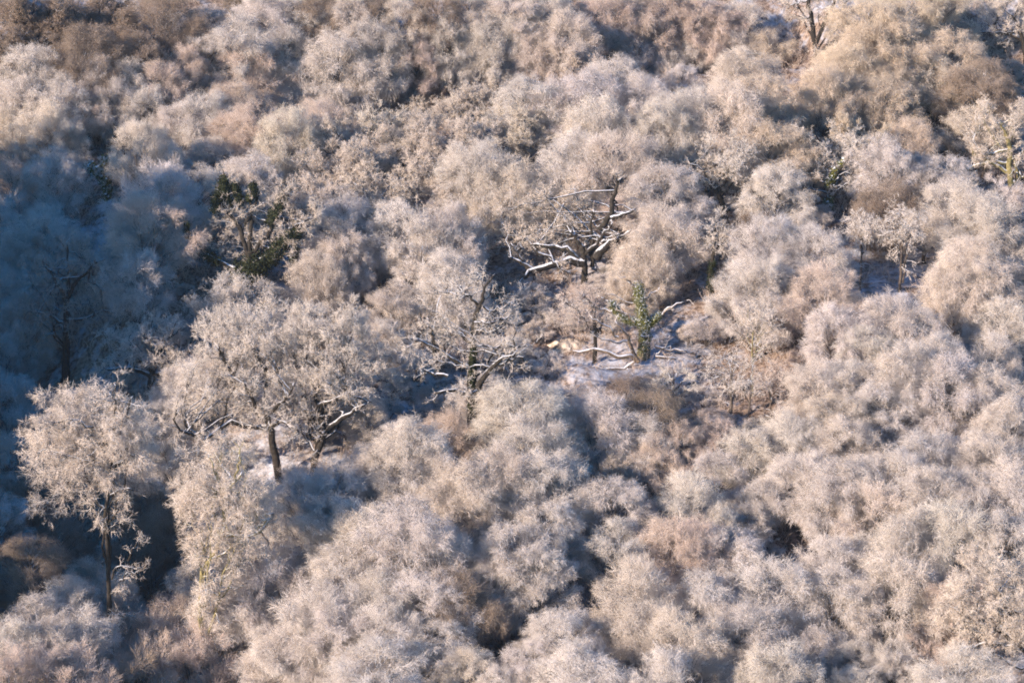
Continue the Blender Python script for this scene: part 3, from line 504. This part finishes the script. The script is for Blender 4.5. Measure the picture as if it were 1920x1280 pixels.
B = dict(bark=M_BIRCH, twig=M_TWIG, droop=-.12, wig=.25)
hero('birch_tree', 'tall sunlit frosted birch rising alone from the dark blue hollow', 'birch', (203, 1100),
     (.2, .07, [(203, 1085), (200, 1020), (198, 960), (205, 900), (212, 850), (215, 790)]),
     [(.09, .03, [(200, 960, 0), (175, 935, 0), (150, 925, 0)]), (.08, .03, [(203, 900, 0), (160, 860, 0), (110, 850, 0), (75, 840, 0)]), (.08, .03, [(206, 880, 0), (245, 850, 0), (275, 860, 0)]), (.07, .03, [(212, 850, 0), (180, 800, 0), (120, 785, 0), (80, 800, 0)]), (.07, .03, [(213, 830, 0), (240, 780, 0), (250, 740, 0)]), (.06, .02, [(214, 800, 0), (215, 750, 0), (212, 715, 0)]), (.08, .03, [(202, 930, 0), (230, 915, 0), (262, 920, 0)])],
     (166, 872, 112, 145), 340, 3000, 26000, 32, keep=.45, rt=.0085, tl=.65, tint='g', group=None, y=168, bark=M_BARK, twig=M_TWIG, droop=-.12, wig=.25)
hero('birch_tree', 'tall frosted tree with yellow-green forked stems and a pale leaning foot', 'birch', (372, 1085),
     (.19, .1, [(374, 1080), (388, 1058), (402, 1038), (415, 1010), (420, 985)]),
     [(.12, .05, [(420, 990, 0), (422, 960, 0), (425, 930, 0), (440, 900, 0), (455, 880, 0)]), (.09, .03, [(415, 1010, 0), (402, 970, 0), (400, 940, 0), (408, 910, 0)]), (.08, .03, [(395, 1048, 0), (425, 1035, 0), (450, 1015, 0), (480, 1000, 0), (500, 980, 0)]), (.08, .03, [(420, 1005, 0), (455, 1005, 0), (485, 985, 0), (510, 970, 0)]),
      (.06, .02, [(425, 930, 0), (400, 880, 0), (390, 850, 0)]), (.06, .02, [(440, 900, 0), (450, 850, 0), (440, 820, 0)])],
     (418, 940, 84, 115), 320, 3200, 28000, 36, rt=.0085, tl=.55, tint='g', y=167, bark=M_GREENBARK, twig=M_TWIG, droop=-.05, wig=.3)
hero('ivy_clad_tree', 'slanting tree with a short mossy ivy stem on the pale upper slope', 'tree', (1548, 402),
     (.28, .12, [(1548, 400), (1552, 372), (1558, 345), (1568, 325)]), [(.12, .05, [(1568, 325, 0), (1582, 305, 0), (1600, 280, 0), (1608, 262, 0)]), (.09, .03, [(1560, 345, 0), (1575, 330, 0), (1595, 318, 0)]), (.08, .03, [(1562, 352, 0), (1590, 346, 0), (1618, 352, 0)]), (.07, .03, [(1555, 350, 0), (1535, 335, 0), (1525, 325, 0)]), (.08, .03, [(1552, 362, 0), (1525, 355, 0), (1500, 358, 0), (1485, 345, 0)])],
     (1545, 305, 90, 60), 100, 900, 7000, 10, tint='w',
     ivy=[(2000, .35, .065, [(1549, 400, 0), (1552, 385, 0), (1555, 372, 0)]), (1300, .28, .065, [(1552, 350, 0), (1560, 335, 0), (1565, 318, 0)]), (160, .18, .11, [(1575, 310, 0), (1582, 300, 0)])])
hero('oak_tree', 'oak with mossy yellow-green trunk at the picture edge of the upper slope', 'oak', (1900, 372),
     (.32, .16, [(1898, 370), (1895, 340), (1892, 305), (1895, 275), (1885, 250)]), [(.15, .04, [(1892, 325, 0), (1870, 312, 0), (1850, 300, 0), (1830, 312, 0), (1805, 316, 0)]), (.13, .04, [(1890, 310, 0), (1868, 302, 0), (1840, 305, 0)]), (.1, .04, [(1894, 280, 0), (1870, 285, 0), (1850, 292, 0), (1830, 290, 0)]), (.1, .04, [(1887, 255, 0), (1880, 235, 0), (1875, 225, 0)]), (.16, .05, [(1896, 345, 0), (1910, 335, 0), (1930, 325, 0)])],
     (1880, 265, 85, 80), 130, 1200, 11000, 10, group=O, bark=M_GREENBARK, tint='g', ivy=[(1400, .35, .065, [(1905, 370, 0), (1908, 350, 0), (1910, 335, 0)])], ivymat=M_IVYD)
hero('oak_tree', 'tall tree with two dark bare stems in a V at the top of the slope', 'tree', (1530, 105),
     (.22, .18, [(1530, 100), (1527, 75)]), [(.2, .1, [(1527, 78, 0), (1523, 45, 0), (1520, 20, 0), (1512, -10, 0), (1505, -40, 0)]), (.16, .09, [(1530, 82, 0), (1540, 65, 0), (1546, 40, 0), (1556, 15, 0), (1570, -5, 0), (1580, -30, 0)]), (.05, .02, [(1521, 35, 0), (1505, 32, 0), (1490, 30, 0)]), (.06, .02, [(1515, 0, 0), (1490, 5, 0), (1475, 18, 0)])],
     (1530, -40, 80, 60), 90, 700, 4500, 8, tint='g')
hero('oak_tree', 'dark-hearted oak with snowy crossing limbs above the spreading birches', 'oak', (1362, 430),
     (.3, .16, [(1362, 425), (1358, 390), (1345, 360), (1335, 345)]), [(.1, .04, [(1340, 350, 0), (1320, 330, 0), (1300, 325, 0)]), (.1, .04, [(1350, 370, 0), (1370, 345, 0), (1392, 300, 0)]), (.09, .04, [(1345, 360, 0), (1350, 325, 0), (1365, 300, 0)]), (.09, .03, [(1337, 345, 0), (1320, 320, 0), (1300, 310, 0), (1285, 312, 0)]), (.09, .03, [(1360, 400, 0), (1385, 380, 0), (1400, 360, 0)])],
     (1350, 320, 70, 55), 120, 900, 6500, 8, group=O, tint='w')
hero('oak_tree', 'gnarled oak with snow-topped limbs in the upper corner of the slope', 'oak', (1925, 120),
     (.3, .15, [(1925, 115), (1920, 80), (1910, 55)]), [(.13, .04, [(1915, 75, 0), (1895, 62, 0), (1880, 55, 0), (1868, 52, 0)]), (.1, .03, [(1915, 72, 0), (1890, 65, 0), (1850, 60, 0), (1800, 62, 0)]), (.1, .03, [(1910, 55, 0), (1900, 30, 0), (1880, 15, 0)]), (.08, .03, [(1905, 60, 0), (1885, 75, 0), (1875, 85, 0)])],
     (1880, 40, 90, 55), 120, 1100, 9000, 10, group=O, tint='g')
hero('oak_tree', 'straw-tinted oak crown jutting in over a black gap low on the slope', 'oak', (1960, 1330),
     (.33, .2, [(1960, 1325), (1950, 1270), (1930, 1220)]), [(.14, .04, [(1900, 1200, 0), (1860, 1175, 0), (1820, 1165, 0), (1790, 1160, 0)]), (.14, .04, [(1901, 1210, 0), (1850, 1205, 0), (1800, 1215, 0)]), (.12, .04, [(1900, 1190, 0), (1890, 1140, 0), (1870, 1100, 0)]), (.12, .04, [(1902, 1195, 0), (1930, 1150, 0), (1940, 1110, 0)])],
     (1880, 1145, 118, 105), 300, 2800, 26000, 22, rt=.010, group=O, tint='g')
hero('bare_tree', 'slim black-stemmed tree standing on open snow above the shaded dip', 'tree', (1687, 548),
     (.13, .06, [(1687, 545), (1689, 515), (1692, 485), (1690, 450), (1688, 420)]), [(.07, .03, [(1693, 530, 0), (1697, 500, 0), (1700, 470, 0)]), (.05, .02, [(1690, 470, 0), (1680, 440, 0), (1675, 410, 0)])], (1690, 430, 40, 45), 70, 500, 2500, 10, tint='w', L2=1.4, **B)
hero('bare_tree', 'slim dark sapling next to the snowy opening, nearer the pale birches', 'tree', (1614, 545),
     (.1, .05, [(1614, 535), (1614, 500), (1616, 470), (1614, 440)]), [(.05, .02, [(1615, 480, 0), (1625, 460, 0), (1635, 445, 0)])], (1615, 440, 35, 40), 60, 450, 2200, 10, tint='w', L2=1.3, **B)
hero('bare_tree', 'bare fan-shaped tree on the snowy patch beyond the fallen limbs', 'tree', (1372, 795),
     (.15, .08, [(1370, 790), (1370, 760), (1372, 725), (1370, 700)]), [(.06, .02, [(1371, 735, 0), (1385, 710, 0), (1395, 690, 0)]), (.06, .02, [(1370, 740, 0), (1355, 715, 0), (1340, 690, 0)]), (.05, .02, [(1372, 715, 0), (1372, 690, 0), (1374, 665, 0)])], (1370, 700, 55, 40), 70, 400, 900, 12, tint='w', L2=1.4, rt=.008, **B)
hero('bare_tree', 'thin straight pole of a tree on the snowy patch, mossy at top', 'tree', (1412, 745),
     (.07, .04, [(1412, 742), (1411, 700), (1410, 650), (1412, 620)]), [(.04, .02, [(1411, 680, 0), (1418, 660, 0), (1425, 650, 0)])], (1412, 610, 35, 40), 50, 300, 1500, 8, tint='g', bark=M_GREENBARK, twig=M_TWIG)
hero('bare_tree', 'slim black pole leaning slightly on the shaded snow below the fallen limbs', 'tree', (1402, 815), (.1, .04, [(1402, 812), (1404, 770), (1408, 730), (1406, 700)]), [(.04, .02, [(1404, 760, 0), (1396, 735, 0), (1392, 715, 0)])], (1405, 705, 30, 35), 40, 260, 1100, 6, tint='w', L2=1.1, rt=.008, **B)
hero('bare_tree', 'short slim trunk at the dark foot of the shaded snow patch', 'tree', (1446, 800), (.09, .04, [(1446, 796), (1445, 760), (1441, 725)]), [(.04, .02, [(1445, 755, 0), (1455, 735, 0), (1460, 720, 0)])], (1444, 722, 26, 32), 36, 240, 1000, 6, tint='r', L2=1.0, rt=.008, **B)
hero('bare_tree', 'slim dark trunk standing just behind the birch next to the snow-lined oak', 'tree', (941, 724), (.11, .06, [(941, 722), (940, 700), (942, 672)]), [(.05, .02, [(941, 680, 0), (950, 660, 0), (955, 640, 0)])], (942, 650, 35, 35), 40, 250, 900, 6, tint='w', L2=1.2, **B)
hero('bare_tree', 'reddish leafless tree with dark trunk close to the bright ivy trunk', 'tree', (1115, 682), (.2, .08, [(1115, 680), (1118, 650), (1116, 610), (1112, 585)]),
     [(.06, .02, [(1116, 640, 0), (1095, 600, 0), (1075, 570, 0)]), (.06, .02, [(1116, 620, 0), (1085, 585, 0), (1062, 562, 0)]), (.05, .02, [(1113, 590, 0), (1105, 565, 0), (1090, 550, 0)])], (1090, 585, 50, 45), 110, 700, 2500, 12, tint='r', L2=1.4, rt=.0075, bark=M_BARK, twig=M_TWIG)
hero('bare_tree', 'dark narrow ivy-wrapped trunk at the side of the dense pale birches', 'tree', (1333, 560), (.2, .1, [(1333, 556), (1330, 530), (1336, 480), (1340, 440)]), [(.06, .02, [(1336, 480, 0), (1350, 460, 0), (1360, 440, 0)])], (1340, 440, 40, 40), 50, 350, 1800, 8, tint='w', L2=1.2,
     ivy=[(1400, .22, .065, [(1333, 556, 0), (1330, 530, 0), (1337, 490, 0)])], ivymat=M_IVYD)
hero('fallen_branch', 'curved fallen branches lying in the blue hollow under the leaning tree', 'fallen branch', (285, 1120),
     (.13, .05, [(255, 1130), (275, 1118), (300, 1092), (320, 1080), (352, 1080)]), [(.07, .03, [(275, 1120, 0), (310, 1110, 0), (335, 1100, 0)]), (.06, .02, [(300, 1092, 0), (280, 1075, 0), (262, 1072, 0)]), (.07, .03, [(240, 1125, 0), (220, 1128, 0), (205, 1135, 0)])], None, 30, 120, 400, 0, fallen=True, L2=.9, L3=.4)
hero('fallen_branch', 'twisted snowy broken branch arching beside the tall birch trunk', 'fallen branch', (212, 1085),
     (.07, .03, [(210, 1085), (212, 1070), (225, 1060), (240, 1062), (255, 1066), (272, 1062)]), [(.07, .03, [(225, 1088, 0), (240, 1075, 0), (260, 1068, 0)]), (.06, .03, [(240, 1050, 0), (248, 1025, 0), (265, 1008, 0)])], None, 20, 80, 200, 0, fallen=True, L2=.8, L3=.4, y=165, tint='k')  # twigs toned down by the shade-grey tint
hero('fallen_branch', 'broken snowy poles lying in the small dark gap between birches', 'fallen branch', (1080, 1062),
     (.1, .06, [(1060, 1052), (1085, 1058), (1110, 1062)]), [(.07, .04, [(1068, 1066, 0), (1090, 1067, 0), (1108, 1068, 0)]), (.07, .04, [(1072, 1044, 0), (1078, 1060, 0), (1085, 1075, 0)]), (.07, .05, [(1062, 1030, 0), (1064, 1050, 0), (1066, 1072, 0)])], None, 8, 20, 40, 0, fallen=True, L2=.4, L3=.2)
hero('fallen_branch', 'twisted bright snowy limb dangling over the black gap behind the leaning tree', 'fallen branch', (500, 1000),
     (.11, .05, [(478, 1000), (495, 990), (508, 975), (512, 962), (500, 965), (485, 955), (482, 942)]), [(.07, .03, [(490, 992, 0), (495, 1005, 0), (505, 1015, 0), (498, 1025, 0), (488, 1015, 0)]), (.06, .03, [(478, 1000, 0), (450, 1008, 0), (430, 1012, 0)])], None, 14, 50, 120, 0, fallen=True, L2=.6, L3=.3, bark=M_DEAD, y=171)
hero('fallen_branch', 'pale broken trunk pieces lying on brown leaf litter high on the slope', 'fallen branch', (1745, 250),
     (.1, .07, [(1720, 252), (1748, 254), (1775, 250)]), [(.07, .05, [(1742, 230, 0), (1748, 205, 0), (1750, 190, 0)]), (.07, .05, [(1755, 240, 0), (1765, 246, 0), (1775, 252, 0)])], None, 8, 20, 40, 0, fallen=True, L2=.4, L3=.2, bark=M_DEAD)

# the traced crowns, nearer ones left out where they would hide a tree the photograph shows
def covers(px, py, wp, hp, y):
    cx, cy = px, py + hp * .45; best = 0
    for Yh, pts, gain in KEEP:
        if y > Yh + (4.0 if gain > 2 else 1.5): continue
        c = sum(((a - cx) / (wp * .52)) ** 2 + ((b - cy) / (hp * .55)) ** 2 < 1 for a, b in pts)
        best = max(best, gain * c / len(pts))
    return best
def shades(x, y, z, W, H):
    c = np.array([x, y, z + H * .5]); S = np.array(SUN); best = 0
    for P in LIT:
        d = c - P; s = d @ S; q = np.linalg.norm((d - s[:, None] * S) / [1, 1, H / W], axis=1)
        best = max(best, ((q < W * .5) & (s > 0) & (s < 26)).mean())
    return best
cents = []
POCKETS = [(1400, 950, 60, 65), (1610, 1200, 150, 48), (950, 1190, 75, 60), (760, 150, 200, 42), (1290, 92, 120, 30), (880, 1010, 60, 50), (740, 745, 60, 40)]   # shaded hollows where the canopy dips
for line in TRACE.strip().split('\n'):
    for e in line.split(';'):
        px, py, wp, ct = e.split(); px, py, wp = float(px), float(py), float(wp)
        if wp < 20: continue
        wp *= 1.24; py -= wp * .03
        if any(((px - a) / c_) ** 2 + ((py + wp * .3 - b_) / d_) ** 2 < 1 for a, b_, c_, d_ in POCKETS): wp *= .74; py += 42 * (.55 + py / 1280)
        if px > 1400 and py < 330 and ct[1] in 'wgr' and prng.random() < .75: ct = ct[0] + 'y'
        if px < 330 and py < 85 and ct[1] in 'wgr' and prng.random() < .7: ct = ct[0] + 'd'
        px += prng.uniform(-6, 6); py += prng.uniform(-5, 5)
        if ct[0] == 'b' and any(math.hypot(px - a, (py - b_) * 1.15) < .40 * (wp + c_) / 2 for a, b_, c_ in cents): continue
        x, y, W, H = solve(px, py, wp, ASP[ct[0]] * prng.uniform(.9, 1.12))
        if covers(px, py, wp, H / (2 * HW * y) * 1920, y) > .2: continue
        if shades(x, y, float(ground(x, y)), W, H) > .25: continue
        cents.append((px, py, wp))
        put(ct[0], ct[1], x, y, W, H, px, py, wp)
for px, py, wp, ct in ((466, 872, 105, 'ml'), (552, 878, 95, 'mg'), (505, 912, 110, 'ml'), (592, 905, 110, 'mw'), (640, 868, 110, 'bw'), (690, 845, 120, 'bl'), (745, 800, 100, 'ml'),
                       (150, 1018, 100, 'md'), (235, 1000, 95, 'ml'), (268, 965, 90, 'md'), (105, 990, 95, 'ml'), (285, 1040, 100, 'md'), (1205, 752, 95, 'md')):
    x, y, W, H = solve(px, py, wp, ASP[ct[0]] * .95); put(ct[0], ct[1], x, y, W, H, px, py, wp)
# the wood goes on over the sunward spur and past both sides of the view
nout = 0
for _ in range(4000):
    if nout >= 64: break
    if nout < 26: x, y = prng.uniform(-76, -60), prng.uniform(132, 214)
    else:
        y = prng.uniform(150, 262); x = prng.choice((-1, 1)) * (HW * y * 1.04 + prng.uniform(3, 16))
    W = prng.uniform(4.5, 7.5)
    if any(math.hypot(x - a, y - b) < (r_ * .7 + 1.6) for a, b, r_ in spots): continue
    z = float(ground(x, y)); d = y * cp - (z - CAMZ) * sp
    put('o' if prng.random() < .5 else 'm', prng.choice('wlgr'), x, y, W, W * prng.uniform(.8, 1.1), 960 + x / d / HW * 960, 640 - ((z - CAMZ) * cp + y * sp) / d / HW * 960, W * 26); nout += 1


# ------------------------------------------------------------------ ground, bank, undergrowth
def grid_mesh(name, xs, ys, fn, m):
    X, Y = np.meshgrid(xs, ys); Z = fn(X, Y); V = np.stack([X, Y, Z], -1).reshape(-1, 3); nx, ny = len(xs), len(ys)
    i = (np.arange(ny - 1)[:, None] * nx + np.arange(nx - 1)[None]).reshape(-1, 1)
    return mesh_from(name, V, i + np.array([[0, 1, nx + 1, nx]]), np.zeros((0, 3), int), m)
grng = np.random.default_rng(77)
xs = np.r_[np.linspace(-1500, -130, 18), np.arange(-120, 90, .6), np.linspace(100, 1500, 18)]
ys = np.r_[np.linspace(-400, 120, 12), np.arange(126, 310, .6), np.linspace(320, 1600, 24)]
def rough_ground(X, Y):
    Z = ground(X, Y); inn = (X > -120) & (X < 90) & (Y > 126) & (Y < 310)
    return Z + np.where(inn, grng.normal(0, .05, X.shape), 0)
g = link('ground', grid_mesh('ground', xs, ys, rough_ground, M_GROUND)); tag(g, kind='structure')
bx, by = 5.0, 198.0
hb = hit(1062, 650); bx, by = hb[0], hb[1]
U = np.linspace(0, 2 * PI, 40, endpoint=False); rows = np.linspace(0, 1, 12); V = []
for r_ in rows:
    for u in U:
        rr = r_ * (1 + .18 * math.sin(3 * u + 1) + .1 * math.sin(7 * u)); x = bx + 1.5 * rr * math.cos(u); y = by + .9 * rr * math.sin(u)
        V.append((x, y, float(ground(x, y)) + 0.75 * (1 - r_ ** 2) ** 1.0 + .06 * math.sin(9 * x) * math.sin(8 * y) - .12))
F = [(i * 40 + j, i * 40 + (j + 1) % 40, (i + 1) * 40 + (j + 1) % 40, (i + 1) * 40 + j) for i in range(11) for j in range(40)]
e = link('earth_bank', mesh_from('earth_bank', np.array(V), np.array(F), np.zeros((0, 3), int), M_EARTH)); tag(e, 'bright sandy bank of bare earth in the clearing beside the reddish tree', 'earth bank')

# filler trees between the traced ones, low and crowding as in a real birch thicket
CLEAR = [(1690, 510, 55, 45), (1395, 735, 75, 85), (1010, 690, 60, 45), (1080, 680, 70, 40), (300, 1000, 50, 110), (110, 700, 80, 90), (1750, 240, 40, 25), (1300, 690, 90, 40), (1080, 1060, 16, 12), (880, 770, 60, 30), (1640, 490, 30, 45)]
def clear_at(x, y):
    z = float(ground(x, y)); d = y * cp - (z - CAMZ) * sp; px = 960 + x / d / HW * 960; py = 640 - ((z - CAMZ) * cp + y * sp) / d / HW * 960
    for cx, cy, rx, ry in CLEAR:
        if ((px - cx) / rx) ** 2 + ((py - cy) / ry) ** 2 < 1: return None
    return px, py
nfill = 0
for _ in range(9000):
    if nfill >= 60: break
    y = prng.uniform(152, 285); x = prng.uniform(-1, 1) * (HW * y * 1.08 + 2)
    q = clear_at(x, y)
    if q is None: continue
    if all(math.hypot(x - a, y - b) > (r_ * .55 + .9) for a, b, r_ in spots):
        tz = y; W = prng.uniform(2.6, 4.4); code = prng.choice('bbmmms'); H = W * prng.uniform(.95, 1.25) * (1.3 if code == 's' else 1)
        put(code, prng.choice('wlllgr'), x, y, W, H, q[0], q[1] - H * 24, W * 26); nfill += 1

nlow = 0
for _ in range(6000):
    if nlow >= 205: break
    if nlow < 110: px, py = prng.uniform(640, 1480), prng.uniform(430, 860)
    elif nlow < 140: px, py = prng.uniform(1620, 1910), prng.uniform(130, 430)
    else: px, py = prng.uniform(0, 1920), prng.uniform(40, 1250)
    if ((px - 1690) / 50) ** 2 + ((py - 515) / 38) ** 2 < 1 or ((px - 1395) / 75) ** 2 + ((py - 735) / 85) ** 2 < 1: continue
    h = hit(px, py); x, y = h[0], h[1]; W = prng.uniform(1.5, 3.2); H = W * prng.uniform(.75, .95)
    m = 1920 / (2 * HW * y)
    if any(math.hypot(x - a, y - b) < (r_ * .42 + .5) for a, b, r_ in spots) or covers(px, py - H * m, W * m, H * m, y) > .03: continue
    put('m', prng.choice('wwgrl' if nlow < 110 or nlow > 139 else 'yygr'), x, y, W, H, px, py - H * m, W * m); nlow += 1

# undergrowth: low frosted brush over the whole floor
def undergrowth():
    rng = np.random.default_rng(9); n = 7500
    y = rng.uniform(148, 290, n); x = rng.uniform(-1, 1, n) * (HW * y * 1.12 + 3)
    keep = np.array([clear_at(a, b) is not None or rng.random() < .55 for a, b in zip(x, y)]); x, y = x[keep], y[keep]; n = len(x)
    ns = 9; P0 = np.repeat(np.stack([x, y, ground(x, y) - .05], 1), ns, 0) + rng.normal(0, .25, (n * ns, 3)) * [1, 1, 0]
    d = unit(rng.normal(0, .42, (n * ns, 3)) * [1, 1, .2] + [0, 0, 1]); L = rng.uniform(.5, 1.5, n * ns)[:, None]
    P = np.stack([P0, P0 + d * L * .5, P0 + (d + rng.normal(0, .2, d.shape)) * L], 1); Rr = np.full((n * ns, 3), .012)
    T, TR = grow(rng, P, Rr, n * ns * 4, .4, 42, .2, -.02, .3, 3, .009, rmax=2)
    return join([tubes(P, Rr, 3), tubes(T, np.maximum(TR, .006), 3)])
u = link('undergrowth', mesh_from('undergrowth', *undergrowth(), M_TWIG)); u.color = (.86, .76, .68, 1)
tag(u, 'low frosted brush and brambles covering the woodland floor', 'undergrowth', kind='stuff')

# ------------------------------------------------------------------ labels: each tree told by its look and its place beside a landmark
LAND = [(470, 440, 'the dark ivy-clad oak'), (530, 720, 'the big dark-trunked oak'), (885, 650, 'the snow-lined oak'), (1080, 430, 'the long-limbed oak'), (1200, 610, 'the bright ivy trunk'),
        (170, 850, 'the lone sunlit birch'), (420, 950, 'the leaning tree'), (1555, 340, 'the mossy ivy stem'), (1885, 290, 'the mossy-trunked oak'), (1535, 50, 'the V-shaped tree'), (1690, 490, 'the snowy opening'),
        (1370, 740, 'the fan-shaped tree'), (1880, 1140, 'the jutting straw oak'), (195, 335, 'the snow-clumped little tree'), (1080, 1050, 'the fallen poles'), (1310, 60, 'the blue shaded dip'), (120, 40, 'the dark top corner'),
        (1400, 960, 'the blue-shaded birches'), (1650, 1180, 'the dark lower gap'), (760, 120, 'the upper shaded band'), (200, 1240, 'the reddish lower bushes'), (700, 1250, 'the bottom edge birches')]
groups = {}
for (px, py, code, tint, root, wpx) in placed:
    cy = py + wpx * .4
    d, k = min((math.hypot(px - a, cy - b_), i) for i, (a, b_, t_) in enumerate(LAND))
    dx, dy = px - LAND[k][0], cy - LAND[k][1]
    a = math.degrees(math.atan2(-dy, dx)) % 360
    side = ['right of', 'uphill right of', 'uphill of', 'uphill left of', 'left of', 'downhill left of', 'downhill of', 'downhill right of'][int((a + 22.5) // 45) % 8]
    size = ''
    groups.setdefault((code, tint, k, side), []).append((d, root))
ORD = ['', 'second ', 'third ', 'fourth ', 'fifth ', 'sixth ', 'seventh ', 'eighth ', 'ninth ', 'tenth ', 'eleventh ', 'twelfth ', 'thirteenth ']
for (code, tint, k, side), lst in groups.items():
    lst.sort(key=lambda t: t[0])
    for i, (d, root) in enumerate(lst):
        pre = ('only ' if len(lst) == 1 else 'nearest ') if i == 0 else ORD[min(i, 12)]
        pre = 'one ' if pre == 'only ' else pre
        tag(root, f'{pre}{LOOK[tint]} {SHAPE[code][0]} {side} {LAND[k][2]}', SHAPE[code][2], SHAPE[code][3])

m_ = bpy.data.materials.new('haze'); m_.use_nodes = True; n = m_.node_tree.nodes; n.remove(n['Principled BSDF'])
pv = n.new('ShaderNodeVolumePrincipled'); pv.inputs['Color'].default_value = (.86, .91, 1, 1); pv.inputs['Density'].default_value = 0.0001; pv.inputs['Anisotropy'].default_value = .3
m_.node_tree.links.new(pv.outputs[0], n['Material Output'].inputs['Volume'])
hv = np.array([(x, y, z) for x in (-1600, 1600) for y in (-450, 1700) for z in (-40, 130)], float)
hf = np.array([(0, 1, 3, 2), (4, 6, 7, 5), (0, 4, 5, 1), (2, 3, 7, 6), (0, 2, 6, 4), (1, 5, 7, 3)])
tag(link('haze', mesh_from('haze', hv, hf, np.zeros((0, 3), int), m_)), kind='stuff')
